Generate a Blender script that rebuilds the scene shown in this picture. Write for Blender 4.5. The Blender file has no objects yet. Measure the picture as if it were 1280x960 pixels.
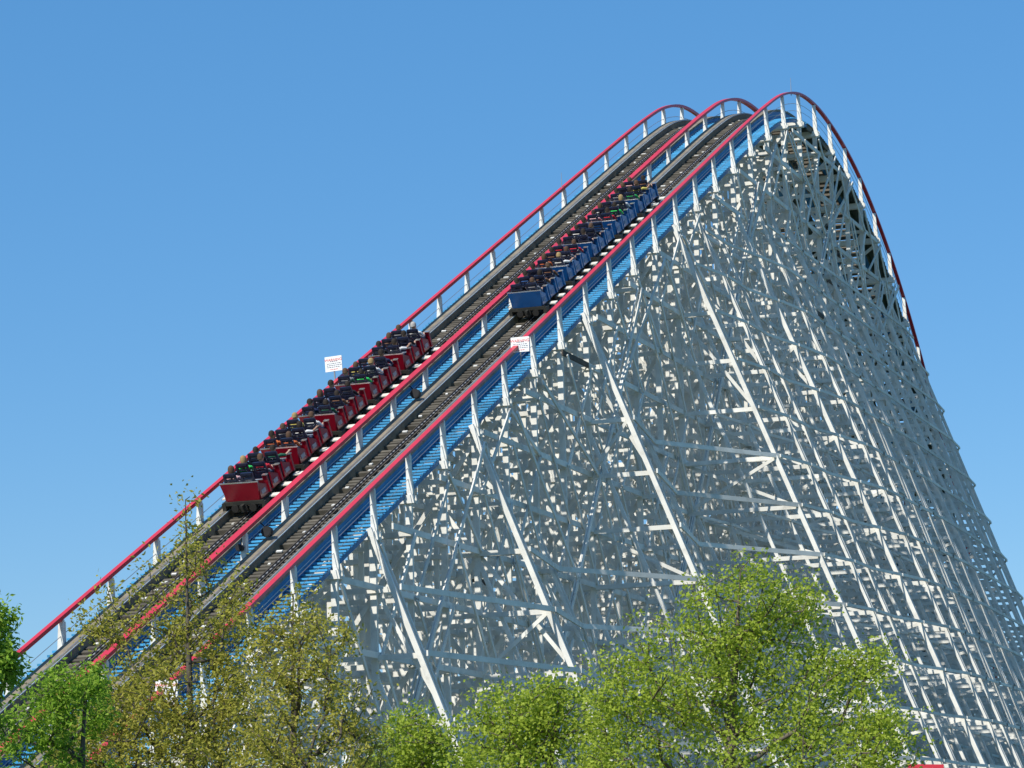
import bpy, math, random
from mathutils import Vector, Matrix
R = math.radians
rng = random.Random(7)
scn = bpy.context.scene
C = scn.collection

# ------------------------------------------------------------------ camera
S = 1.095; ZOFF = -2.5
CAM = Vector((-72.119*S, -32.514*S, 3.820*S+ZOFF))
YAW, PITCH, ROLL, FPX = 0.339669, 0.169297, -0.02546, 4000.0
_f = Vector((math.cos(YAW)*math.cos(PITCH), math.sin(YAW)*math.cos(PITCH), math.sin(PITCH)))
_r = _f.cross(Vector((0,0,1))).normalized(); _u = _r.cross(_f)
RT = _r*math.cos(ROLL)+_u*math.sin(ROLL); UP = -_r*math.sin(ROLL)+_u*math.cos(ROLL)
cam = bpy.data.cameras.new('camera'); co = bpy.data.objects.new('camera', cam); C.objects.link(co)
M = Matrix((RT, UP, -_f)).transposed().to_4x4(); M.translation = CAM
co.matrix_world = M
cam.sensor_width = 36; cam.lens = FPX/1280*36; cam.clip_start = .5; cam.clip_end = 20000
scn.camera = co
def at(px, py, dist):
    """world point at horizontal distance dist seen in that direction (used to survey where trees stand)"""
    d = _f + RT*((px-640)/FPX) - UP*((py-480)/FPX)
    d /= math.hypot(d.x, d.y)
    return CAM + d*dist

# ------------------------------------------------------------------ materials
def mat(name, col, rough=.7, metal=0, var=.12, scale=3.0, bump=0, dirt=None, dirt_amt=.3, dirt_scale=1.5, stretch=None, spec=.3, island=0):
    m = bpy.data.materials.new(name); m.use_nodes = True
    nt = m.node_tree; N = nt.nodes; L = nt.links
    b = N['Principled BSDF']; b.inputs['Roughness'].default_value = rough; b.inputs['Metallic'].default_value = metal
    b.inputs['Specular IOR Level'].default_value = spec
    tc = N.new('ShaderNodeTexCoord'); mp = N.new('ShaderNodeMapping'); L.new(tc.outputs['Object'], mp.inputs[0])
    if stretch: mp.inputs['Scale'].default_value = stretch
    n = N.new('ShaderNodeTexNoise'); n.inputs['Scale'].default_value = scale; n.inputs['Detail'].default_value = 5
    L.new(mp.outputs[0], n.inputs['Vector'])
    mr = N.new('ShaderNodeMapRange'); mr.inputs[1].default_value = .3; mr.inputs[2].default_value = .7
    mr.inputs[3].default_value = 1-var; mr.inputs[4].default_value = 1+var
    L.new(n.outputs[0], mr.inputs[0])
    cur = mr.outputs[0]
    if island:
        g = N.new('ShaderNodeNewGeometry'); mr3 = N.new('ShaderNodeMapRange')
        mr3.inputs[3].default_value = 1-island; mr3.inputs[4].default_value = 1+island*.4
        L.new(g.outputs['Random Per Island'], mr3.inputs[0])
        mu = N.new('ShaderNodeMath'); mu.operation = 'MULTIPLY'; L.new(cur, mu.inputs[0]); L.new(mr3.outputs[0], mu.inputs[1]); cur = mu.outputs[0]
    vm = N.new('ShaderNodeVectorMath'); vm.operation = 'SCALE'; vm.inputs[0].default_value = col; L.new(cur, vm.inputs['Scale'])
    out = vm.outputs[0]
    if dirt:
        n2 = N.new('ShaderNodeTexNoise'); n2.inputs['Scale'].default_value = dirt_scale; n2.inputs['Detail'].default_value = 8
        n2.inputs['Roughness'].default_value = .7
        L.new(mp.outputs[0], n2.inputs['Vector'])
        r2 = N.new('ShaderNodeMapRange'); r2.inputs[1].default_value = .52; r2.inputs[2].default_value = .72; r2.inputs[4].default_value = dirt_amt
        L.new(n2.outputs[0], r2.inputs[0])
        mx = N.new('ShaderNodeMix'); mx.data_type = 'RGBA'; L.new(r2.outputs[0], mx.inputs[0]); L.new(out, mx.inputs[6]); mx.inputs[7].default_value = (*dirt, 1)
        out = mx.outputs[2]
    L.new(out, b.inputs['Base Color'])
    if bump:
        bp = N.new('ShaderNodeBump'); bp.inputs['Strength'].default_value = bump; bp.inputs['Distance'].default_value = .01
        L.new(n.outputs[0], bp.inputs['Height']); L.new(bp.outputs[0], b.inputs['Normal'])
    return m
def leafmat(name, c1, c2, c3, trans=.35):
    m = bpy.data.materials.new(name); m.use_nodes = True
    nt = m.node_tree; N = nt.nodes; L = nt.links
    for n in list(N): N.remove(n)
    o = N.new('ShaderNodeOutputMaterial'); g = N.new('ShaderNodeNewGeometry'); cr = N.new('ShaderNodeValToRGB')
    cr.color_ramp.elements[0].color = (*c1, 1); cr.color_ramp.elements[1].color = (*c3, 1); e = cr.color_ramp.elements.new(.55); e.color = (*c2, 1)
    L.new(g.outputs['Random Per Island'], cr.inputs[0])
    d = N.new('ShaderNodeBsdfPrincipled'); d.inputs['Roughness'].default_value = .6; d.inputs['Specular IOR Level'].default_value = .2
    t = N.new('ShaderNodeBsdfTranslucent'); mx = N.new('ShaderNodeMixShader'); mx.inputs[0].default_value = trans
    L.new(cr.outputs[0], d.inputs['Base Color']); L.new(cr.outputs[0], t.inputs['Color'])
    L.new(d.outputs[0], mx.inputs[1]); L.new(t.outputs[0], mx.inputs[2]); L.new(mx.outputs[0], o.inputs[0])
    return m
WHITE = mat('weathered_white_timber', (.76,.745,.69), .75, var=.10, scale=2, dirt=(.30,.27,.22), dirt_amt=.45, dirt_scale=1.2, island=.16, bump=.3)
POSTW = mat('white_post_paint', (.76,.75,.70), .6, var=.06, scale=5, dirt=(.35,.30,.24), dirt_amt=.5, dirt_scale=3)
DARKW = mat('bare_timber', (.10,.085,.07), .85, var=.3, scale=4, island=.3)
RED = mat('red_rail_paint', (.60,.03,.052), .42, var=.08, scale=1.5, dirt=(.30,.03,.04), dirt_amt=.5, dirt_scale=.9, spec=.5)
BLUE = mat('blue_ledger_paint', (.024,.18,.39), .55, var=.15, scale=1.2, dirt=(.03,.08,.15), dirt_amt=.5)
BLUE_T = mat('blue_tread_paint', (.05,.32,.60), .6, var=.1, scale=2, island=.3, dirt=(.05,.12,.2), dirt_amt=.5)
TEAL = mat('dark_green_deck_paint', (.06,.08,.065), .7, var=.2, island=.3)
BLUE_E = mat('pale_edge_board', (.42,.50,.56), .6, var=.1, island=.2)
WOOD = mat('weathered_track_timber', (.25,.21,.15), .8, var=.2, scale=2.2, bump=.4, dirt=(.07,.06,.05), dirt_amt=.6)
TIE = mat('track_tie_timber', (.13,.115,.09), .85, var=.2, scale=3, island=.4)
STEEL = mat('worn_running_steel', (.5,.48,.45), .35, .8, var=.15)
CHAIN = mat('greasy_chain_steel', (.06,.055,.05), .4, .6, var=.3, scale=8)
CHAINL = mat('worn_chain_steel', (.55,.53,.5), .35, .5, var=.2, scale=8)
WIRE = mat('grey_cable', (.25,.27,.3), .5, .3)
BLACK = mat('black_metal', (.02,.02,.022), .5, .2)
CHASSIS = mat('dark_chassis_steel', (.05,.05,.045), .55, .4, dirt=(.12,.10,.07), dirt_amt=.6, dirt_scale=4)
TYRE = mat('dark_wheel', (.03,.028,.026), .6)
CAR_R = mat('red_car_paint', (.30,.005,.02), .28, var=.08, spec=.5, dirt=(.2,.01,.015), dirt_amt=.5, dirt_scale=5)
CAR_RD = mat('dark_red_trim', (.16,.006,.014), .4)
CAR_B = mat('blue_car_paint', (.01,.095,.30), .28, var=.08, spec=.5, dirt=(.01,.05,.15), dirt_amt=.5, dirt_scale=5)
CAR_BD = mat('dark_blue_trim', (.006,.035,.11), .4)
PANEL = mat('pale_side_panel', (.42,.38,.38), .5)
PANELB = mat('grey_blue_side_panel', (.14,.22,.34), .5)
CHROME = mat('chrome_trim', (.75,.73,.7), .2, .8)
STEPW = mat('cream_step_plate', (.78,.74,.64), .5)
SEAT = mat('navy_seat_vinyl', (.012,.016,.04), .4, spec=.5)
SIGNW = mat('white_sign_face', (.85,.85,.84), .5, var=.02)
SIGNR = mat('red_sign_ink', (.65,.06,.05), .5, var=.02)
SIGNK = mat('grey_sign_ink', (.16,.18,.24), .5, var=.02)
BARK = mat('grey_brown_bark', (.14,.115,.09), .9, var=.3, scale=6, bump=.6)
BARKD = mat('dark_bark', (.095,.08,.066), .9, var=.3, scale=6, bump=.6)
LEAF_OL = leafmat('olive_budding_leaf', (.28,.27,.04), (.43,.42,.065), (.50,.43,.10), .45)
LEAF_LM = leafmat('lime_spring_leaf', (.28,.36,.035), (.42,.52,.06), (.52,.60,.10), .5)
LEAF_GR = leafmat('fresh_green_leaf', (.15,.29,.025), (.27,.44,.04), (.40,.54,.08), .45)

# ------------------------------------------------------------------ mesh helpers
class MB:
    def __init__(s): s.v = []; s.f = []; s.m = []
    def quadbox(s, P, mi=0):
        b = len(s.v); s.v += [tuple(p) for p in P]
        for q in ((0,3,2,1),(4,5,6,7),(0,1,5,4),(1,2,6,5),(2,3,7,6),(3,0,4,7)):
            s.f.append(tuple(b+i for i in q)); s.m.append(mi)
    def box(s, x0,x1,y0,y1,z0,z1, mi=0):
        s.quadbox([(x0,y0,z0),(x1,y0,z0),(x1,y1,z0),(x0,y1,z0),(x0,y0,z1),(x1,y0,z1),(x1,y1,z1),(x0,y1,z1)], mi)
    def beam(s, a, b, w, t, side=(1,0,0), mi=0):
        """plank from a to b; t = thickness along 'side', w = width across"""
        a = Vector(a); b = Vector(b); d = b-a
        if d.length < 1e-4: return
        d.normalize(); sd = Vector(side); sd = sd - d*sd.dot(d)
        if sd.length < 1e-3: sd = Vector((0,1,0)) - d*d.y
        sd.normalize(); o = d.cross(sd)
        sd = sd*t/2; o = o*w/2
        s.quadbox([a-sd-o, a+sd-o, a+sd+o, a-sd+o, b-sd-o, b+sd-o, b+sd+o, b-sd+o], mi)
    def tube(s, pts, rad, n=8, mi=0, cap=True):
        pts = [Vector(p) for p in pts]
        if not hasattr(rad, '__len__'): rad = [rad]*len(pts)
        base = len(s.v)
        for k, p in enumerate(pts):
            d = (pts[min(k+1,len(pts)-1)]-pts[max(k-1,0)])
            d = d.normalized() if d.length > 1e-9 else Vector((0,0,1))
            a = d.cross(Vector((0,0,1)) if abs(d.z) < .9 else Vector((1,0,0))).normalized(); c = d.cross(a)
            for j in range(n):
                t = 2*math.pi*j/n; s.v.append(tuple(p + (a*math.cos(t)+c*math.sin(t))*rad[k]))
        for k in range(len(pts)-1):
            for j in range(n):
                j2 = (j+1) % n
                s.f.append((base+k*n+j, base+k*n+j2, base+(k+1)*n+j2, base+(k+1)*n+j)); s.m.append(mi)
        if cap:
            s.f.append(tuple(base+j for j in reversed(range(n)))); s.m.append(mi)
            s.f.append(tuple(base+(len(pts)-1)*n+j for j in range(n))); s.m.append(mi)
    def sweep(s, prof, pts, mi=0):
        """sweep a closed (y, z) profile along pts, the profile kept upright"""
        n = len(prof); base = len(s.v)
        for p in pts:
            for (y, z) in prof: s.v.append((p[0], p[1]+y, p[2]+z))
        for k in range(len(pts)-1):
            for j in range(n):
                j2 = (j+1) % n
                s.f.append((base+k*n+j, base+(k+1)*n+j, base+(k+1)*n+j2, base+k*n+j2)); s.m.append(mi)
        s.f.append(tuple(base+j for j in range(n))); s.m.append(mi)
        s.f.append(tuple(base+(len(pts)-1)*n+j for j in reversed(range(n)))); s.m.append(mi)
    def mesh(s, name, mats):
        me = bpy.data.meshes.new(name); me.from_pydata(s.v, [], s.f)
        if not isinstance(mats, (list, tuple)): mats = [mats]
        for m in mats: me.materials.append(m)
        if len(mats) > 1: me.polygons.foreach_set('material_index', s.m)
        me.update(); return me
    def build(s, name, mats, parent=None, smooth=False):
        me = s.mesh(name, mats)
        if smooth: me.polygons.foreach_set('use_smooth', [True]*len(me.polygons))
        o = bpy.data.objects.new(name, me); C.objects.link(o)
        if parent: o.parent = parent
        return o
def tag(o, label=None, cat=None, group=None, kind=None):
    if label: o['label'] = label
    if cat: o['category'] = cat
    if group: o['group'] = group
    if kind: o['kind'] = kind
    return o
def empty(name, loc=(0,0,0), parent=None):
    o = bpy.data.objects.new(name, None); C.objects.link(o); o.location = loc; o.empty_display_size = .3
    if parent: o.parent = parent
    return o
def rect(w, h): return [(-w/2,-h/2),(w/2,-h/2),(w/2,h/2),(-w/2,h/2)]

# ------------------------------------------------------------------ the hill's profile (handrail height per bent station)
D = 3.0; W = 2.592*S; W2 = 2*W
K = {i: 11.88+1.325*i for i in range(-8, 17)}
K.update({17:34.40,18:35.71,19:36.98,20:38.12,21:38.84,22:39.04,23:38.83,24:38.33,25:37.55,26:36.45,27:35.08,28:33.42,29:31.45,30:29.2,31:26.75,
          32:24.0,33:21.2,34:18.3,35:15.4,36:12.6,37:10.0,38:7.8,39:6.2,40:5.3,41:5.0,42:5.0,43:5.0,44:5.0})
K = {i: z*S+ZOFF for i, z in K.items()}
I0, I1 = -5, 42
def zr(x):
    i = x/D; k = math.floor(i); k = max(-7, min(42, k)); t = i-k
    p0, p1, p2, p3 = K[k-1], K[k], K[k+1], K[k+2]
    return .5*((2*p1)+(-p0+p2)*t+(2*p0-5*p1+4*p2-p3)*t*t+(-p0+3*p1-3*p2+p3)*t**3)
def path(y, h, i0=I0, i1=I1, sub=5):
    n = int((i1-i0)*sub)
    return [(D*(i0+(i1-i0)*k/n), y, zr(D*(i0+(i1-i0)*k/n))-h) for k in range(n+1)]
H_TOP, H_DECK, H_CAP = .68, 1.16, 1.42          # below the handrail: running surface, walkway, bent caps

coaster = empty('wooden_roller_coaster')
tag(coaster, 'tall white timber racing coaster lift hill with red handrails, blue walkways and two parallel tracks', 'roller coaster')

# ---- two tracks
def track(yc, label):
    s = MB()
    for sgn in (-1, 1):
        y = yc + sgn*.80
        s.sweep([(-.2,0),(.2,0),(.2,.1),(-.2,.1)], path(y, H_TOP+.1), 1)                # grey timber top
        s.sweep([(-.17,0),(.17,0),(.17,.16),(-.17,.16)], path(y, H_TOP+.262), 0)        # laminated stack
        s.sweep([(-.19,0),(.19,0),(.19,.03),(-.19,.03)], path(y, H_TOP+.294), 3)        # pale line
        s.sweep([(-.15,0),(.15,0),(.15,.25),(-.15,.25)], path(y, H_TOP+.546), 0)
        s.sweep([(-.025,0),(.025,0),(.025,.012),(-.025,.012)], path(y-sgn*.15, H_TOP-.001), 2)  # running steel
        s.sweep([(-.012,0),(.012,0),(.012,.035),(-.012,.035)], path(y-sgn*.216, H_TOP+.05), 3)
        s.sweep([(-.012,0),(.012,0),(.012,.5),(-.012,.5)], path(y-sgn*.185, H_TOP+.56), 1)  # bare timber inside face
    o = s.build('track', [BLUE, WOOD, STEEL, BLUE_E], coaster); tag(o, label)
    t = MB(); x = D*I0+.2
    while x < D*I1:
        z = zr(x)-H_DECK+.09; sl = (zr(x+.1)-zr(x-.1))/.2; l = .15 if x < D*21 else .2; z += rng.uniform(-.012,.012)
        t.beam((x-l/2, yc, z-sl*l/2), (x+l/2, yc, z+sl*l/2), .17, 1.16+rng.uniform(-.02,.1), side=(0,1,0))
        x += rng.choice((.25,.27,.28,.29,.55)) if x < D*21 else .45
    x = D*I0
    while x < D*21:  # short cleats in white post paint, standing in for sunlit bits of ties
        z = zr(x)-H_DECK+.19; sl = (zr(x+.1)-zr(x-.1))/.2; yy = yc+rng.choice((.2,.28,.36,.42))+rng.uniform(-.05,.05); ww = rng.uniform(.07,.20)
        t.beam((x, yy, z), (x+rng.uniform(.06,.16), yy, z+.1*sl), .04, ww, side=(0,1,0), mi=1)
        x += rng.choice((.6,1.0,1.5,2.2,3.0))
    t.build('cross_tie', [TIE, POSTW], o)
    c = MB()                                                                       # chain trough
    for sgn in (-1,1):
        c.sweep(rect(.035,.10), path(yc+sgn*.11, H_DECK-.17, I0, 21.5), 0)
    c.sweep(rect(.2,.04), path(yc, H_DECK-.13, I0, 21.5), 0)
    c.build('chain_trough', [DARKW], o)
    c = MB(); x = D*I0; k = 0
    while x < D*21.4:
        z = zr(x)-H_DECK+.20; l = .13; sl = (zr(x+.1)-zr(x-.1))/.2
        c.beam((x, yc, z), (x+l, yc, z+sl*l), .05, .04 if k % 2 else .09, side=(0,1,0), mi=(1 if k % 2 else 0))
        x += .14; k += 1
    c.build('lift_chain', [CHAIN, CHAINL], o)
YT = (1.72, 1.72+W)
track(YT[0], 'right-hand track carrying the blue train'); track(YT[1], 'left-hand track carrying the red train')

# ---- walkways with level treads
def walkway(y0, y1, hd=0, both=True):
    s = MB(); x = D*I0
    while x < D*I1-.3:
        sl = (zr(x+.1)-zr(x-.1))/.2; z = zr(x)-H_DECK+hd
        if abs(sl) < .9:
            s.box(x, x+.15, y0, y1, z-.03, z+.03+rng.uniform(-.006,.006), 0 if x < D*21.6 else 1)
            x += .29
        else:
            s.box(x, x+.05, y0+.02, y1-.02, z-.03, z+.05, 1); x += .3
    s.sweep([(y0,0),(y1,0),(y1,.06),(y0,.06)], path(0, H_DECK+.05-hd, 21.7, I1), 1)
    o = s.build('walkway', [BLUE_T, TEAL], coaster)
    b = MB()
    for y in ((y0+.05, y1-.05) if both else (y1-.05,)): b.sweep(rect(.06,.16), path(y, H_DECK+.14-hd, I0, 21.6), 0); b.sweep(rect(.06,.3), path(y, H_DECK+.14-hd, 21.6, I1), 1)
    b.build('stringer', [BLUE, TEAL], o)
walkway(.06, .80); walkway(W+.03, W+.76, .16, False); walkway(W2-.04, W2+.34, .22)

# ---- handrails
def handrail(y, vis0, vis1, wd, hg, outer):
    s = MB()
    s.sweep(rect(wd, hg), path(y, -hg/2+.02), 0)
    o = s.build('handrail', RED, coaster)
    base = []
    first = {}
    rest = MB()
    for i in range(I0, I1+1):
        x = D*i
        top = Vector((x, y, zr(x)-.03)); bot = Vector((x+.02, y-.05 if outer < 0 else y+.03, zr(x)-H_CAP+.02))
        s2 = MB() if vis0 <= i <= vis1 else rest
        jx = rng.uniform(-.015,.015); jy = rng.uniform(-.02,.02)
        top = top+Vector((jx, jy, 0))
        b2 = bot
        # tapered plank: broad in the middle, cut to a point at the foot
        wy0, wy1 = .07, .10
        m = b2.lerp(top, .1)
        def ring(c, wy, tx): return [c+Vector((-tx,-wy,0)), c+Vector((tx,-wy,0)), c+Vector((tx,wy,0)), c+Vector((-tx,wy,0))]
        s2.quadbox(ring(m, wy1, .06)+ring(top, wy0, .05))
        s2.quadbox(ring(b2, wy1*.55, .058)+ring(m-Vector((0,0,.003)), wy1, .058))
        # grey knee board behind the post
        s2.beam((x+.13, y+.02, zr(x)-.08), (x+.13, y-.02, zr(x)-H_CAP), .13, .07, side=(1,0,0))
        if s2 is not rest: s2.build('post', POSTW, o)
    if rest.v: tag(rest.build('post', POSTW, o), kind='stuff')
    c = MB()
    for h in (.48,): c.tube([p for p in path(y, h, I0, I1, 3)], .012, 4)
    c.tube([p for p in path(y, .82, I0, I1, 3)], .010, 4)
    c.build('safety_cable', WIRE, o)
handrail(0, -3, 31, .18, .10, -1); handrail(W, -2, 23, .23, .12, 0); handrail(W2, -2, 23, .15, .13, 1)

# ------------------------------------------------------------------ bents
LV = 1.83*S; L0 = (24.0*S+ZOFF) % LV
levels = [L0+LV*k for k in range(0, 22)]
YC = [0, W/2, W, W*1.5, W2]
def zb(i): return zr(D*i)-H_CAP-.1
MAJOR = {3:14.6, 6:18.6, 10:23.9, 14:29.1, 17:31.5}
MAJOR = {k: v*S+ZOFF for k, v in MAJOR.items()}
ZT = 32.5*S+ZOFF
LEGK = .40
def leg_top(i):
    if i in MAJOR: return MAJOR[i]
    if i < 3: return zb(i)-.6 if i in (-1,) else None
    if i >= 15: return min(zb(i)-.1, (30.2*S+ZOFF) if i < 17 else ZT)
    if i in (8, 12): return zb(i)-5.5
    return None
def kk(i): return LEGK if i < 22 else LEGK-.0065*(min(i,30)-22)
def leg_y(i, z):
    t = leg_top(i)
    return -max(0, t-z)*kk(i) if t is not None else None
def brd(): return 1 if rng.random() < .03 else 0
for i in range(I0, I1+1):
    x = D*i; top = zb(i)
    if top < .6: continue
    s = MB()
    for n, y in enumerate(YC):
        s.beam((x, y, 0), (x, y, top-.002*n), .20 if n in (0, 4) else .16, .13, side=(1,0,0))
    for sx in (-1, 1):                                            # paired caps under the deck
        s.beam((x+sx*.115, -.22, top+.05), (x+sx*.115, W2+.3, top+.05), .26, .07, side=(1,0,0))
    zt = leg_top(i)
    for n, z in enumerate(levels):
        if z > top-.45: break
        for sx in (-1, 1):
            if sx > 0 and (n % 3 or i % 2): continue
            yl = leg_y(i, z) if zt and z < zt-.5 else -.15
            yr = (W2-leg_y(i, z)) if zt and z < zt-.5 else W2+.15
            s.beam((x+sx*.105, yl, z), (x+sx*.105, yr, z), .165, .055, side=(1,0,0))
    # cross bracing, two levels high
    n = (i % 2)
    while n < len(levels) and levels[n] < top-1.0:
        z0 = levels[n]; z1 = min(z0+2*LV, top-.1)
        if z1-z0 > 1.6:
            for (a, b) in ((0, W), (W, W2)):
                off = .15+rng.uniform(0,.01)
                s.beam((x-off, a, z0), (x-off, b, z1), .15, .045, side=(1,0,0))
                s.beam((x+off, a, z1), (x+off, b, z0), .15, .045, side=(1,0,0))
        n += 2
    o = s.build('bent', [WHITE, DARKW], coaster)
    if zt and zt > 2:
        for side in (-1, 1):
            def Y(v): return v if side < 0 else W2-v
            g = MB(); major = i in MAJOR or (i > 17 and i % 3 == 2)
            yb = -zt*kk(i)
            if major:
                g.beam((x-.19, Y(.05), zt+.12), (x-.19, Y(yb), 0), .17, .10, side=(1,0,0))
                g.beam((x+.19, Y(.05), zt+.12), (x+.19, Y(yb), 0), .12, .07, side=(1,0,0))
            else:
                g.beam((x-.17, Y(.05), zt+.12), (x-.17, Y(yb), 0), .105, .06, side=(1,0,0))
                g.beam((x+.17, Y(.05), zt+.12), (x+.17, Y(yb), 0), .105, .06, side=(1,0,0))
            g.build('batter_leg', WHITE, o)
            # web inside the wedge
            wz = MB(); k = 0
            if i >= 12 or i in MAJOR:
                for off in (1.7, 4.2, 6.9):
                    zz = zt-(off/kk(i))
                    if zz > 2: wz.beam((x+.03, Y(0), zz), (x+.03, Y(-zz*kk(i)), 0), .13, .13, side=(1,0,0))
            for n, z in enumerate(levels[:-2]):
                if z+2*LV > zt-1: break
                if n % 2 == (i % 2):
                    ya, yc_ = Y(leg_y(i, z)), Y(0)
                    if abs(ya-yc_) > 1.2:
                        wz.beam((x+.15, ya, z), (x+.15, Y(0), z+2*LV if abs(ya-yc_) < 3.5 else z+LV), .13, .045, side=(1,0,0))
                        if n % 4 == 0 or i % 4 == 1: wz.beam((x-.15, Y(0), z), (x-.15, Y(leg_y(i, z+LV)), z+LV), .13, .045, side=(1,0,0))
            if wz.v: wz.build('wedge_brace', WHITE, o)

# ---- ledgers running along the hill, one part per level
for n, z in enumerate(levels):
    s = MB(); sw = {-1: MB(), 1: MB()}
    for i in range(I0, I1):
        xa, xb = D*i, D*(i+1); ta, tb = zb(i)-.3, zb(i+1)-.3
        if z > max(ta, tb): continue
        if z > ta: xa = xb-(xb-xa)*max(.12, (tb-z)/(tb-ta))
        if z > tb: xb = xa+(xb-xa)*max(.12, (ta-z)/(ta-tb))
        for m, y in enumerate(YC):
            if m in (1, 3): continue
            yo = -.12 if y == 0 else (.12 if y == W2 else .1)
            s.beam((xa-.2, y+yo, z+.07+.003*(i % 2)), (xb+.2, y+yo+.004*(i % 2), z+.07+.003*(i % 2)), .19, .06, side=(0,1,0), mi=brd())
        for side in (-1, 1):
            # ledgers joining the batter legs
            la, lb = leg_y(i, z) if leg_top(i) and z < leg_top(i)-.4 else None, leg_y(i+1, z) if leg_top(i+1) and z < leg_top(i+1)-.4 else None
            if la is not None and lb is not None:
                f = (lambda v: v) if side < 0 else (lambda v: W2-v)
                sw[side].beam((D*i-.12, f(la)+side*.17, z+.07), (D*(i+1)+.12, f(lb)+side*.17, z+.075), .115, .05, side=(0,1,0))
                for off in (1.7, 4.2, 6.9):
                    if la+off < -.3 and lb+off < -.3 and n % 2 == 0:
                        sw[side].beam((D*i-.1, f(la+off)+side*.1, z-.1), (D*(i+1)+.1, f(lb+off)+side*.1, z-.1), .11, .05, side=(0,1,0))
    # outer legs on the slow side are spaced wider: join them directly
    mj = [-1,3,6,8,10,12,14,15]
    for a, b in zip(mj[:-1], mj[1:]):
        ta, tb = leg_top(a), leg_top(b)
        if ta and tb and z < min(ta, tb)-.4 and b-a > 1:
            for side in (-1, 1):
                f = (lambda v: v) if side < 0 else (lambda v: W2-v)
                sw[side].beam((D*a-.1, f(leg_y(a,z))+side*.2, z+.06), (D*b+.1, f(leg_y(b,z))+side*.2, z+.06), .17, .06, side=(0,1,0))
    if s.v: s.build('ledger', [WHITE, DARKW], coaster)
    for g in sw.values():
        if g.v: g.build('outer_ledger', WHITE, coaster)
# ---- diagonal braces along the hill, one part per plane
for m, y in enumerate(YC):
    s = MB()
    for i in range(I0, I1):
        n = 0 if (i+m) % 2 else 1
        while n < len(levels)-3:
            z0, z1 = levels[n], levels[n+2]
            a, b = zb(i)-.2, zb(i+1)-.2
            if z0 > min(a, b)-1.0: break
            up = rng.random() < .5 if i < 21 else rng.random() < .35
            yo = -.2 if y < W else .2
            za, zc = (z0, min(z1, b)) if up else (min(z1, a), z0)
            if rng.random() < (.97 if m in (0, 2, 4) else .22):
                s.beam((D*i, y+yo, za), (D*(i+1), y+yo, zc), .14, .05, side=(0,1,0))
                if m in (0, 4) and rng.random() < .6:
                    za, zc = (min(z1, a), z0) if up else (z0, min(z1, b))
                    s.beam((D*i, y+yo*1.35, za), (D*(i+1), y+yo*1.35, zc), .13, .045, side=(0,1,0))
            n += 2
    if m == 0:                                                  # long diagonals over two bays
        for i in range(I0, I1-1):
            for n in range((i*2) % 4, len(levels)-4, 4):
                z0, z1 = levels[n], levels[n+4]; a, b = zb(i)-.3, zb(i+2)-.3
                if z0 > min(a, b)-2.5: break
                f = (i//2+n//4) % 2
                za, zc = (z0, min(z1, b)) if f else (min(z1, a), z0)
                yo = -(.36+.075*(i % 2)+.004*(n % 3))
                s.beam((D*i, y+yo, za), (D*(i+2), y+yo, zc), .15, .05, side=(0,1,0))
    s.build('lengthwise_brace', [WHITE, DARKW], coaster)
# ---- lightning rods
for (i, y) in ((20.6, 0), (14.9, W2)):
    s = MB(); x = D*i; s.tube([(x, y, zr(x)-.1), (x, y, zr(x)+.75)], [.02,.008], 6); s.build('lightning_rod', WIRE, coaster)

# ------------------------------------------------------------------ warning signs on the rails
def sign(i, yc, dz, w, h, label, tilt=0):
    x = D*i; z = zr(x)
    o = empty('warning_sign', (x, yc, z+dz)); tag(o, label, 'sign', 'warning signs on the handrails')
    o.rotation_euler = (R(tilt), 0, 0)
    b = MB(); b.box(-.012, .012, -w/2, w/2, -h/2, h/2); b.build('board', SIGNW, o)
    b = MB(); b.box(.014, .05, -.02, .02, -h/2-.38, h/2-.1); b.build('bracket', WIRE, o)
    cu = bpy.data.curves.new('t', 'FONT'); cu.body = 'WARNING'; cu.size = .128*w/.6; cu.align_x = 'CENTER'; cu.extrude = .001; cu.offset = .0005
    to = bpy.data.objects.new('t', cu); C.objects.link(to); dg = bpy.context.evaluated_depsgraph_get()
    me = bpy.data.meshes.new_from_object(to.evaluated_get(dg)); bpy.data.objects.remove(to)
    # text x -> -y, text y -> z, facing -x
    me.transform(Matrix(((0,0,-1,-.016),(-1,0,0,0),(0,1,0,h/2-.16*w/.6),(0,0,0,1))))
    me.materials.clear(); me.materials.append(SIGNR)
    t = bpy.data.objects.new('heading', me); C.objects.link(t); t.parent = o
    rg = random.Random(3); s = MB()
    for r_, (zz, a, mi) in enumerate(((.08,.40,0),(.01,.78,0),(-.05,.84,0),(-.11,.80,0),(-.185,.42,1))):
        y = a*w/2*.95
        while y > -a*w/2*.9:
            l = rg.uniform(.03,.08); s.box(-.017,-.0125, y-l, y, zz*h/.5-.012, zz*h/.5+.012, mi); y -= l+.022
    s.build('small_print', [SIGNK, SIGNR], o)
sign(6.74, W2+.20, .60, .62, .52, 'white warning sign standing above the far handrail against the sky beside the red train', -3)
sign(7.42, -.16, .10, .66, .52, 'white warning sign on the near handrail just below the blue train')
sign(-1.83, -.16, .0, .62, .62, 'white warning sign low on the near handrail, half hidden by olive twigs', 2)

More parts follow.
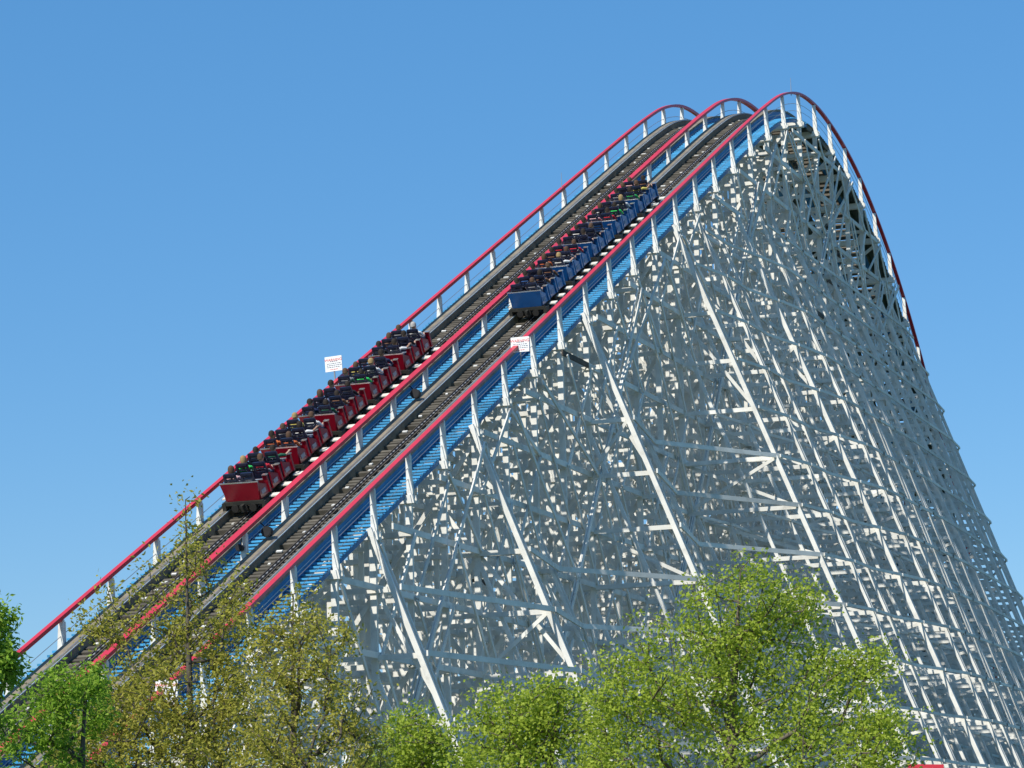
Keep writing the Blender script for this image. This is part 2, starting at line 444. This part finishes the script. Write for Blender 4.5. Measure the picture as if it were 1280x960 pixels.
# ---- floodlights hung on the middle rail
for i, dy, lb in ((2.33, -.3, 'round black lamp under the middle handrail just below the red train'), (1.93, .05, 'small black lamp on a post of the middle handrail, lowest of the lamps'), (6.45, -.28, 'round black lamp under the middle handrail beside the middle of the red train')):
    x = D*i; r0 = .17 if dy < 0 else .11
    o = empty('floodlight', (x, W+dy, zr(x)-.42)); tag(o, lb, 'lamp', 'black lamps under the middle handrail')
    s = MB(); s.tube([(.2,0,.02),(.1,0,.01),(-.08,0,0),(-.1,0,0)], [.06,r0*.9,r0,r0*.96], 16); s.build('housing', BLACK, o)
    s = MB(); s.tube([(-.101,0,0),(-.11,0,0)], r0*.8, 16); s.build('lens', BLACK, o)
    s = MB(); s.tube([(.08,0,.05),(.08,.02-dy*.8,.3)], .02, 6); s.build('bracket', BLACK, o)

# ------------------------------------------------------------------ trains
SL = math.atan(1.325*S/D)
def add_wheel(mb, x, y, z, r, w):
    mb.tube([(x,y-w/2,z),(x,y-w/2*.8,z),(x,y+w/2*.8,z),(x,y+w/2,z)], [r*.85,r,r,r*.85], 14)
ROWP = 1.02; CARP = 3.42
def seat_mesh():
    s = MB()
    for sy in (-1,1): s.quadbox([(-.12,sy*.25,.1),(.10,sy*.25,.1),(.10,sy*.275,.1),(-.12,sy*.275,.1),(-.20,sy*.25,.60),(-.02,sy*.25,.50),(-.02,sy*.275,.50),(-.20,sy*.275,.60)])
    # cushion
    s.quadbox([(-.02,-.26,.0),(.44,-.26,.03),(.44,.26,.03),(-.02,.26,.0),(-.02,-.26,.12),(.44,-.25,.15),(.44,.25,.15),(-.02,.26,.12)])
    # backrest frame leaning back, head board with slots
    def P(z): return -.04-.16*z
    for (z0, z1, w) in ((.08,.46,.235),):
        s.quadbox([(P(z0)-.06,-w,z0),(P(z0)+.05,-w,z0),(P(z0)+.05,w,z0),(P(z0)-.06,w,z0),(P(z1)-.05,-w+.02,z1),(P(z1)+.04,-w+.02,z1),(P(z1)+.04,w-.02,z1),(P(z1)-.05,w-.02,z1)])
    for sy in (-1,1):
        s.beam((P(.44),sy*.19,.44),(P(.82),sy*.165,.82), .07,.07, side=(0,1,0))
    for z in (.52,.62,.72):
        s.beam((P(z),-.17,z),(P(z),.17,z), .055,.06, side=(1,0,0))
    s.beam((P(.80),-.17,.80),(P(.80),.17,.80), .07,.10, side=(1,0,0))
    return s.mesh('seat', SEAT)
SEATM = seat_mesh()
def car_meshes(body, dark, panel):
    b = MB()
    W_ = .60
    # back plate, flaring upward
    b.quadbox([(.02,-.54,.34),(.10,-.54,.34),(.10,.54,.34),(.02,.54,.34),(-.10,-.63,.93),(-.03,-.63,.93),(-.03,.63,.93),(-.10,.63,.93)],0)
    b.beam((-.075,-.64,.95),(-.075,.64,.95),.03,.05,side=(1,0,0),mi=3)
    b.box(.1,2.95,-.54,.54,.30,.36,1)                                  # floor
    # nose
    b.quadbox([(2.72,-.55,.36),(2.98,-.50,.36),(2.98,.50,.36),(2.72,.55,.36),(2.76,-.57,.80),(2.90,-.5,.72),(2.90,.5,.72),(2.76,.57,.80)],0)
    for sy in (-1,1):
        for r in range(3):
            x0 = .02+r*ROWP
            # side panel of one row: low at the front, high behind the seat
            y0, y1 = sy*.56, sy*.60
            A = [(x0+.03,.36),(x0+.66,.36),(x0+.58,.66),(x0-.05,.90)]
            P_ = [(x,y0,z) for x,z in A]+[(x,y1,z) for x,z in A]
            b.quadbox(P_,0)
            # upright door frame board between rows
            b.quadbox([(x0+.68,sy*.50,.36),(x0+.78,sy*.50,.36),(x0+.78,sy*.645,.36),(x0+.68,sy*.645,.36),
                       (x0+.58,sy*.50,.92),(x0+.68,sy*.50,.92),(x0+.68,sy*.645,.92),(x0+.58,sy*.645,.92)],0)
            b.quadbox([(x0+.781,sy*.56,.36),(x0+.90,sy*.56,.36),(x0+.90,sy*.60,.36),(x0+.781,sy*.60,.36),(x0+.70,sy*.56,.60),(x0+.86,sy*.56,.50),(x0+.86,sy*.60,.50),(x0+.70,sy*.60,.60)],1)
            b.box(x0+.55,x0+.70,sy*.52-.02,sy*.52+.10*sy+.02,.925,.95,3) if sy>0 else b.box(x0+.55,x0+.70,-.66,-.50,.925,.95,3)
            # pale panel on the flank
            b.quadbox([(x0+.14,sy*.602,.46),(x0+.46,sy*.602,.46),(x0+.46,sy*.61,.46),(x0+.14,sy*.61,.46),(x0+.10,sy*.602,.60),(x0+.42,sy*.602,.60),(x0+.42,sy*.61,.60),(x0+.10,sy*.61,.60)],2)
    for r in range(3):                                                  # bulkheads in front of each bench + lap bar
        x0 = r*ROWP+.86
        b.quadbox([(x0,-.54,.36),(x0+.05,-.54,.36),(x0+.05,.54,.36),(x0,.54,.36),(x0-.05,-.54,.75),(x0,-.54,.75),(x0,.54,.75),(x0-.05,.54,.75)],1)
        b.tube([(x0-.25,-.5,.80),(x0-.25,.5,.80)],.022,8,3)
    ch = MB()
    ch.box(.05,2.95,-.42,-.30,.16,.30); ch.box(.05,2.95,.30,.42,.16,.30)
    for x in (.1,1.5,2.8): ch.box(x,x+.14,-.62,.62,.17,.29)
    ch.box(-.26,.1,-.05,.05,.18,.26)                                    # coupling
    ch.box(-.03,.12,-.66,.66,.22,.33)                                   # rear bumper beam
    for sy in (-1,1):
        ch.box(-.04,.3,sy*.66-.06,sy*.66+.06,.02,.30)
    wh = []
    for x in (.35,2.6):
        for sy in (-1,1):
            w = MB(); add_wheel(w,0,0,0,.15,.12); wh.append((x,sy*.62,.15,w.mesh('wheel',TYRE)))
    rb = MB()
    for y in (-.30,0,.30): rb.tube([(-.06,y,.12),(.06,y,.12)],[.12,.12],14)
    st = MB(); st.box(-.15,.15,-.13,.13,-.02,.02)
    return b.mesh('car',[body,dark,panel,CHROME]), ch.mesh('chassis',CHASSIS), wh[0][3], [(a,b_,c) for a,b_,c,_ in wh], rb.mesh('rear_roller',TYRE), st.mesh('side_step',STEPW)
def add(name, me, parent, loc=(0,0,0), rot=None):
    o = bpy.data.objects.new(name, me); C.objects.link(o); o.parent = parent; o.location = loc
    if rot: o.rotation_euler = rot
    return o
def train(i0, yc, mats, label):
    root = empty('coaster_train', (D*i0, yc, zr(D*i0)-H_TOP-.07)); root.rotation_euler = (0, -SL, 0)
    tag(root, label, 'coaster train')
    body, chs, wm, wl, rb, st = car_meshes(*mats)
    for c in range(5):
        car = add('car', body, root, (c*CARP,0,0))
        add('chassis', chs, car); add('rear_roller', rb, car)
        for (x,y,z) in wl: add('wheel', wm, car, (x,y,z))
        for r in range(3):
            for sy in (-1,1):
                add('seat', SEATM, car, (r*ROWP+.16, sy*.29, .40))
                add('side_step', st, car, (r*ROWP+.62, sy*.80, .28))
    return root
RED_I, BLU_I = 3.30, 9.56
red = train(RED_I, YT[1], (CAR_R, CAR_RD, PANEL), 'red five-car train of three-row cars climbing the left-hand track')
blu = train(BLU_I, YT[0], (CAR_B, CAR_BD, PANELB), 'blue five-car train of three-row cars climbing the right-hand track nearer the crest')

# ------------------------------------------------------------------ riders
SK = [mat('skin_%s' % n, c, .5, var=.05) for n, c in (('fair',(.55,.33,.24)),('tan',(.40,.23,.15)),('brown',(.20,.10,.06)))]
def simple(name, c): return mat(name, c, .8, var=.1, scale=12)
CL = {n: simple(n+'_cloth', c) for n, c in dict(white=(.75,.75,.74), black=(.02,.02,.025), navy=(.02,.03,.09), grey=(.25,.25,.27), red=(.60,.03,.05), orange=(.65,.16,.05),
      green=(.03,.40,.10), bright_green=(.05,.70,.15), dark_green=(.02,.12,.07), pink=(.65,.40,.42), brown=(.22,.11,.06), blue=(.05,.14,.40), yellow=(.6,.5,.12), lavender=(.40,.38,.52)).items()}
HR = {n: simple(n+'_hair', c) for n, c in dict(dark=(.025,.018,.014), brown=(.09,.05,.03), blond=(.32,.22,.10), grey=(.4,.38,.36)).items()}
DEN = simple('denim_cloth', (.05,.07,.13)); SHOE = simple('shoe_cloth', (.08,.08,.08))
def rider_mesh(pose):
    V = []; E = []; Rr = []; Kd = []
    def n(p, r, par, k):
        V.append(p); Rr.append(r); Kd.append(k)
        if par is not None: E.append((par, len(V)-1))
        return len(V)-1
    pel = n((.05,0,.20), .125, None, 1)
    bel = n((.03,0,.34), .12, pel, 1); ch = n((.00,0,.50), .135, bel, 1); nk0 = n((-.01,0,.60), .075, ch, 1)
    nk = n((.0,0,.655), .05, nk0, 0); hd = n((.02,0,.745), .088, nk, 0); ht = n((.015,0,.82), .082, hd, 0)
    n((.115,0,.755), .02, hd, 0)                                   # nose
    for s_ in (-1,1):
        n((.015,s_*.09,.755), .018, hd, 0)
        sh = n((-.01,s_*.17,.555), .065, ch, 1)
        if pose == 'up' : el = n((.06,s_*.27,.78), .045, sh, 1); wr = n((.12,s_*.24,1.0), .03, el, 0); dr = Vector((.02,0,1))
        elif pose == 'out' and s_ < 0: el = n((.12,s_*.34,.50), .045, sh, 1); wr = n((.34,s_*.40,.56), .03, el, 0); dr = Vector((1,0,.1))
        else: el = n((.14,s_*.25,.36), .045, sh, 1); wr = n((.36,s_*.17,.40), .03, el, 0); dr = Vector((1,-s_*.1,-.15))
        dr.normalize(); side = dr.cross(Vector((0,0,1)) if abs(dr.z) < .8 else Vector((1,0,0))).normalized()
        w = Vector(V[wr]); pm = n(tuple(w+dr*.07), .033, wr, 0)
        for q, l in zip((-1.5,-.5,.5,1.5), (.065,.08,.075,.06)):
            a = n(tuple(w+dr*.11+side*q*.021), .010, pm, 0); n(tuple(w+dr*(.11+l*.6)+side*q*.022+Vector((0,0,-.03))), .008, a, 0)
        a = n(tuple(w+dr*.06+side*(-.05)), .011, pm, 0); n(tuple(w+dr*.10+side*(-.062)), .009, a, 0)
        hp = n((.12,s_*.09,.19), .085, pel, 2); kn = n((.50,s_*.12,.24), .062, hp, 2); an = n((.58,s_*.12,-.06), .042, kn, 2); n((.70,s_*.12,-.09), .04, an, 3)
    me = bpy.data.meshes.new('rider_body'); me.from_pydata(V, E, [])
    o = bpy.data.objects.new('tmp', me); C.objects.link(o)
    o.modifiers.new('s', 'SKIN')
    for k, sv in enumerate(me.skin_vertices[0].data): sv.radius = (Rr[k], Rr[k]*(1.35 if k in (0,1,2) else 1)); sv.use_root = (k == 0)
    su = o.modifiers.new('u', 'SUBSURF'); su.levels = 1; su.render_levels = 1
    dg = bpy.context.evaluated_depsgraph_get(); m2 = bpy.data.meshes.new_from_object(o.evaluated_get(dg)); bpy.data.objects.remove(o)
    m2.materials.clear()
    for k in range(4): m2.materials.append(SK[0])
    VV = [Vector(v) for v in V]
    ed = [(VV[a], VV[b], Kd[b]) for a, b in E]
    for p in m2.polygons:
        c = p.center; best = 9; kb = 1
        for a, b, k in ed:
            t = max(0, min(1, (c-a).dot(b-a)/max(1e-6,(b-a).length_squared))); dd = (c-a.lerp(b, t)).length
            if dd < best: best = dd; kb = k
        p.material_index = kb; p.use_smooth = True
    return m2
def hair_mesh(long):
    s = MB(); n = 12; rings = []
    for k in range(6):
        ph = math.pi*.5*(k/5)*(1.15)
        z = math.cos(ph)*.115+.80; r = math.sin(ph)*.105+.004
        rings.append((z, r))
    if long: rings += [(.68,.10),(.60,.09),(.52,.075)]
    b = 0
    for z, r in rings:
        for j in range(n):
            t = 2*math.pi*j/n; x = math.cos(t)*r; y = math.sin(t)*r*.92
            if z < .79 and x > 0: x *= .1 
            s.v.append((x-.005+(-.02 if z < .79 else 0), y, z))
    for k in range(len(rings)-1):
        for j in range(n):
            j2 = (j+1) % n; s.f.append((k*n+j,(k+1)*n+j,(k+1)*n+j2,k*n+j2)); s.m.append(0)
    s.f.append(tuple(range(n))); s.m.append(0)
    me = s.mesh('hair', HR['dark']); me.polygons.foreach_set('use_smooth', [True]*len(me.polygons)); return me
def face_mesh():
    s = MB()
    for y in (-.033,.033): s.tube([(.092,y,.77),(.108,y,.77)], [.012,.009], 8, 0)
    s.box(.098,.104,-.022,.022,.708,.716,1)
    return s.mesh('face_detail', [HR['dark'], CL['pink']])
BODY = {k: rider_mesh(k) for k in ('bar','out','up')}
HAIRM = (hair_mesh(False), hair_mesh(True)); FACE = face_mesh()
rowname = ('rear', 'middle', 'front'); sidename = {1:'left seat', -1:'right seat'}
carname = ('last', 'fourth', 'third', 'second', 'leading')
# (shirt, hair, long, skin, pose) per car: rear row left, right; middle row left, right; front row left, right
RR = [[('pink','brown',1,0,'bar'), None, ('bright_green','blond',1,0,'bar'), ('red','brown',0,0,'bar'), ('black','dark',0,1,'bar'), ('dark_green','dark',0,0,'out')],
      [('orange','dark',0,1,'bar'), ('orange','brown',1,0,'bar'), ('grey','brown',0,0,'bar'), ('white','dark',1,1,'out'), ('yellow','blond',0,0,'bar'), ('white','brown',0,0,'bar')],
      [('navy','dark',0,0,'bar'), ('dark_green','dark',0,2,'bar'), ('lavender','brown',1,0,'bar'), ('brown','dark',0,1,'bar'), ('navy','dark',0,0,'bar'), ('black','dark',0,2,'bar')],
      [('grey','brown',0,0,'bar'), ('bright_green','dark',0,2,'bar'), ('yellow','brown',1,0,'bar'), ('white','blond',0,0,'bar'), None, ('navy','dark',0,1,'bar')],
      [('black','dark',0,0,'bar'), ('white','dark',0,1,'out'), ('brown','brown',1,1,'bar'), ('black','dark',0,0,'bar'), ('grey','brown',0,0,'bar'), ('white','grey',0,0,'bar')]]
RB = [[('black','dark',0,0,'bar'), ('grey','brown',0,0,'bar'), ('blue','dark',0,0,'bar'), ('brown','dark',1,1,'bar'), ('black','dark',0,0,'bar'), ('brown','brown',0,0,'bar')],
      [('orange','brown',1,0,'bar'), ('white','blond',0,0,'out'), ('brown','dark',0,1,'bar'), ('grey','brown',1,0,'bar'), ('red','dark',0,0,'bar'), ('red','brown',0,0,'bar')],
      [('black','dark',0,2,'bar'), ('navy','dark',0,0,'bar'), ('white','dark',0,0,'bar'), ('black','brown',0,0,'bar'), ('navy','dark',0,1,'bar'), None],
      [('pink','dark',0,0,'bar'), ('red','dark',0,0,'bar'), ('white','brown',1,0,'bar'), ('bright_green','dark',0,0,'bar'), ('black','dark',0,0,'bar'), ('white','blond',1,0,'bar')],
      [('grey','dark',0,0,'bar'), ('green','dark',0,1,'bar'), ('black','brown',0,0,'bar'), ('yellow','brown',0,1,'out'), ('pink','brown',0,1,'bar'), ('brown','dark',0,0,'bar')]]
for root, data, col in ((red, RR, 'red'), (blu, RB, 'blue')):
    MW = Matrix.Translation(root.location) @ Matrix.Rotation(-SL, 4, 'Y')
    for c in range(5):
        for k, d in enumerate(data[c]):
            if not d: continue
            r = k//2; sy = 1 if k % 2 == 0 else -1; shirt, hair, lg, sk, pose = d
            o = bpy.data.objects.new('person', BODY[pose]); C.objects.link(o)
            o.matrix_world = MW @ Matrix.Translation((c*CARP+r*ROWP+.20, sy*.29, .50)) @ Matrix.Rotation(rng.uniform(-.12,.12), 4, 'Z') @ Matrix.Rotation(rng.uniform(-.02,.08), 4, 'Y')
            o.scale = [rng.uniform(.95,1.06)]*3
            for q, m in enumerate((SK[sk], CL[shirt], DEN, SHOE)): o.material_slots[q].link = 'OBJECT'; o.material_slots[q].material = m
            tag(o, 'rider in %s, %s %s hair, %s of %s row, %s %s car' % (shirt.replace('_',' '), 'long' if lg else 'short', hair, sidename[sy], rowname[r], carname[c], col), 'person', 'riders on the %s train' % col)
            h = add('hair', HAIRM[lg], o); h.material_slots[0].link = 'OBJECT'; h.material_slots[0].material = HR[hair]
            add('face_detail', FACE, o)

# ------------------------------------------------------------------ trees
def tree(name, px, dist, lobes, leafm, barkm, seed, n_tw, n_leaf, lsize, label, trunk_r=.12, spread=.35, cat='tree', lean=0, shape=.55, group='trees in front of the coaster'):
    """lobes: (px, py, rx_m, rz_m, weight) ellipsoids the crown fills, surveyed at the tree's own distance"""
    rg = random.Random(seed)
    b = at(px, 960, dist); base = Vector((b.x, b.y, 0))
    o = empty(name, base); tag(o, label, cat, group)
    cen = []
    for (lx, ly, rx, rz, wt) in lobes:
        p = at(lx, ly, dist+rg.uniform(-.5,.5)); cen.append((p-base, rx, rz, wt))
    tot = sum(c[3] for c in cen)
    tips = []
    for k in range(n_tw):
        t = rg.uniform(0, tot)
        for c, rx, rz, wt in cen:
            t -= wt
            if t <= 0: break
        while True:
            v = Vector((rg.uniform(-1,1), rg.uniform(-1,1), rg.uniform(-1,1)))
            if v.length < 1: break
        v = v.normalized()*(v.length**.75)
        p = c+Vector((v.x*rx, v.y*rx, v.z*rz))
        if p.z > .8: tips.append(p)
    top = max(cen, key=lambda c: c[0].z+c[2]); tt = top[0]+Vector((0,0,top[2]*.75))
    nodes = []; par = []
    nseg = 14
    for k in range(nseg+1):
        f = k/nseg
        p = Vector((0,0,0)).lerp(Vector((tt.x, tt.y, tt.z)), f); p.x = tt.x*f**1.6; p.y = tt.y*f**1.6
        p += Vector((math.sin(f*5+seed)*.05, math.cos(f*4+seed)*.05, 0))
        nodes.append(p); par.append(k-1)
    tips.sort(key=lambda p: (Vector((p.x,p.y,0)).length))
    ends = []
    for p in tips:
        best = None; bc = 1e9
        for q, nd in enumerate(nodes):
            d = p-nd
            L_ = d.length
            if L_ < .08: continue
            up = d.z/L_
            if q <= nseg and nd.z < 1.0: continue
            cost = L_*(1+1.2*max(0, .45-up)**1)
            if cost < bc: bc = cost; best = q
        if best is None: continue
        a = nodes[best]; L_ = (p-a).length; ns = max(1, int(L_/.28)); prev = best
        for s_ in range(1, ns+1):
            f = s_/ns; q = a.lerp(p, f) + Vector((rg.gauss(0,.025), rg.gauss(0,.025), -math.sin(f*math.pi)*L_*.10))
            nodes.append(q); par.append(prev); prev = len(nodes)-1
        ends.append(prev)
    ch = [0]*len(nodes); cnt = [0]*len(nodes)
    for q in range(len(nodes)-1, 0, -1):
        if cnt[q] == 0: cnt[q] = 1
        cnt[par[q]] += cnt[q]
    mx = max(cnt[0], 1)
    rad = [max(.0055, trunk_r*(c/mx)**.52) for c in cnt]
    s = MB()
    for q in range(1, len(nodes)):
        n_ = 8 if rad[q] > .03 else (5 if rad[q] > .012 else 3)
        ra = min(rad[par[q]], rad[q]*1.35) if q > nseg else rad[par[q]]
        s.tube([nodes[par[q]], nodes[q]], [ra, rad[q]], n_, cap=False)
    s.build('trunk', barkm, o, smooth=True)
    # leaves: in tufts along the outer twigs
    lf = MB(); outer = [q for q in range(nseg-3, len(nodes)) if rad[q] < .02]
    tuft = []
    for q in ends: tuft += [(nodes[q], 1.0)]*3
    for q in outer: tuft.append((nodes[q].lerp(nodes[par[q]], rg.random()), .7))
    for k in range(n_leaf):
        c, w = tuft[rg.randrange(len(tuft))]
        if rg.random() < .6:                        # small cluster around a stable offset of this twig
            rr = random.Random(int(c.x*977+c.y*1999+c.z*3571)*7+rg.randrange(5))
            c = c+Vector((rr.gauss(0,spread*.5), rr.gauss(0,spread*.5), rr.gauss(0,spread*.4))); sp = spread*.22
        else: sp = spread*.6
        p = c+Vector((rg.gauss(0,sp), rg.gauss(0,sp), rg.gauss(0,sp)))
        l = lsize*rg.uniform(.6,1.3); wd = l*shape
        d = Vector((rg.gauss(0,1), rg.gauss(0,1), rg.gauss(-.4,.7))).normalized()
        sd = d.cross(Vector((rg.gauss(0,1), rg.gauss(0,1), rg.gauss(0,1)))).normalized()
        nn = d.cross(sd)
        i_ = len(lf.v)
        lf.v += [tuple(p), tuple(p+d*l*.45+sd*wd*.5+nn*l*.06), tuple(p+d*l), tuple(p+d*l*.45-sd*wd*.5+nn*l*.06)]
        lf.f += [(i_, i_+1, i_+2, i_+3)]; lf.m.append(0)
    lf.build('crown', leafm, o)
    return o
# lime green tree, right of centre
tree('leafy_tree', 900, 46, [(925,760,.85,.75,1.3),(860,840,1.1,.9,2.0),(960,850,1.2,.9,2.0),(1040,880,.9,.8,1.2),(1085,830,.35,.35,.35),(800,910,.9,.9,1.6),(1100,940,.6,.6,.7),(900,1010,2.4,1.3,3),(770,860,.35,.5,.3),(1010,760,.5,.35,.35),(1000,960,1.5,.8,1.2)],
     LEAF_LM, BARK, 11, 560, 40000, .062, 'large lime green spring tree with airy rounded crown, right of centre', .13, .26, shape=.65)
tree('leafy_tree', 650, 48, [(650,900,.7,.6,1.3),(700,890,.55,.55,.8),(620,950,.9,.7,1.3),(700,1000,1.3,.9,1.6),(640,1060,1.6,1.0,1.5),(740,940,.5,.6,.7)],
     LEAF_LM, BARK, 12, 240, 20000, .068, 'lime green tree with a pointed top between the large lime tree and a smaller one', .10, .26, shape=.65)
tree('leafy_tree', 530, 50, [(525,925,.5,.5,1),(560,960,.7,.5,1),(490,960,.5,.45,.8),(530,1040,1.5,.8,1.5)],
     LEAF_LM, BARK, 13, 160, 13000, .06, 'small low lime green tree left of centre beside the olive trees', .08, .26, shape=.65)
# olive budding trees
tree('budding_tree', 243, 40, [(235,665,.22,.55,.22),(225,720,.5,.4,.35),(160,770,.45,.45,.40),(130,745,.16,.22,.07),(300,760,.38,.45,.35),(250,800,.6,.5,.9),(110,770,.2,.25,.12),(210,900,1.3,.8,2.8),(140,910,.9,.7,2.2),(290,930,.9,.7,1.2),(220,1000,2.0,1.0,2.4),(285,850,.4,.4,.5)],
     LEAF_OL, BARKD, 21, 480, 30000, .058, 'tall olive brown budding tree with sparse twigs crossing the handrails', .09, .17, shape=.5)
tree('budding_tree', 372, 38, [(368,775,.35,.42,.7),(400,810,.4,.45,.8),(430,870,.28,.5,.5),(340,850,.5,.6,1.1),(390,900,.8,.7,1.7),(350,980,1.3,.8,2),(450,950,.4,.5,.5)],
     LEAF_OL, BARKD, 22, 230, 11500, .058, 'shorter olive brown budding tree in front of the white trestle', .07, .17, shape=.5)
# fresh green trees at the left edge
tree('green_tree', -40, 30, [(-25,790,.32,.38,1.2),(0,800,.14,.28,.5),(-30,850,.4,.5,1.4),(-60,960,.7,.7,2),(5,835,.12,.12,.2)],
     LEAF_GR, BARKD, 31, 150, 11000, .06, 'bright green leafy tree cut off by the left edge of the photo', .06, .12, shape=.4)
tree('green_tree', 80, 33, [(85,870,.26,.32,1.0),(50,900,.35,.3,1),(110,850,.2,.18,.35),(120,880,.2,.3,.4),(60,960,.6,.45,1.5),(110,1000,.7,.4,1)],
     LEAF_GR, BARKD, 32, 130, 9500, .06, 'low fresh green tree at lower left in front of the olive one', .05, .13, shape=.4)

# ------------------------------------------------------------------ red railing low on the right
p = at(1150, 957, 62)
o = empty('red_railing', (p.x, p.y, 0)); tag(o, 'short piece of red railing at the bottom edge under the white legs', 'railing')
s = MB(); q = at(1185, 962, 62)-Vector((p.x,p.y,0)); a = Vector((0,0,p.z)); dv = Vector((q.x, q.y, 0)).normalized(); s.beam(a-dv*.25, a+dv*.45-Vector((0,0,.03)), .1, .07, side=(0,0,1)); s.build('rail', RED, o)
for t in (-.1, .35):
    s = MB(); c = dv*t; s.tube([(c.x,c.y,0),(c.x,c.y,p.z-.04)], .035, 8); s.build('post', POSTW, o)

# ------------------------------------------------------------------ ground
GR = mat('mown_grass_ground', (.06,.09,.025), .95, var=.35, scale=.4, dirt=(.12,.10,.06), dirt_amt=.6, dirt_scale=.1)
s = MB(); s.v = [(-6000,-6000,0),(6000,-6000,0),(6000,6000,0),(-6000,6000,0)]; s.f = [(0,1,2,3)]; s.m = [0]
tag(s.build('ground', GR), 'grassy ground under the coaster', kind='structure')

# ------------------------------------------------------------------ light
SUN_AZ, SUN_EL = R(161.5), R(43)
w = bpy.data.worlds.new('World'); scn.world = w; w.use_nodes = True
nt = w.node_tree; bg = nt.nodes['Background']; sky = nt.nodes.new('ShaderNodeTexSky'); sky.sky_type = 'NISHITA'
sky.sun_disc = False; sky.sun_elevation = SUN_EL; sky.sun_rotation = math.pi/2-SUN_AZ
sky.air_density = 1.0; sky.dust_density = .2; sky.ozone_density = 3.0
hs = nt.nodes.new('ShaderNodeHueSaturation'); hs.inputs['Saturation'].default_value = 1.3
mx = nt.nodes.new('ShaderNodeMix'); mx.data_type = 'RGBA'; mx.inputs[0].default_value = .5; mx.inputs[7].default_value = (.68,2.15,4.5,1)
nt.links.new(sky.outputs[0], hs.inputs['Color']); nt.links.new(hs.outputs[0], mx.inputs[6]); nt.links.new(mx.outputs[2], bg.inputs[0]); bg.inputs[1].default_value = .145
sl = bpy.data.lights.new('sun', 'SUN'); sl.energy = 5.0; sl.angle = R(.53); sl.color = (1,.95,.85)
so = bpy.data.objects.new('sun', sl); C.objects.link(so)
sd = Vector((math.cos(SUN_AZ)*math.cos(SUN_EL), math.sin(SUN_AZ)*math.cos(SUN_EL), math.sin(SUN_EL)))
so.rotation_euler = sd.to_track_quat('Z', 'Y').to_euler()
scn.view_settings.view_transform = 'Standard'; scn.view_settings.look = 'None'
scn.view_settings.exposure = 0; scn.view_settings.gamma = 1; scn.view_settings.use_curve_mapping = False
scn.render.engine = 'CYCLES'
scn.cycles.max_bounces = 6
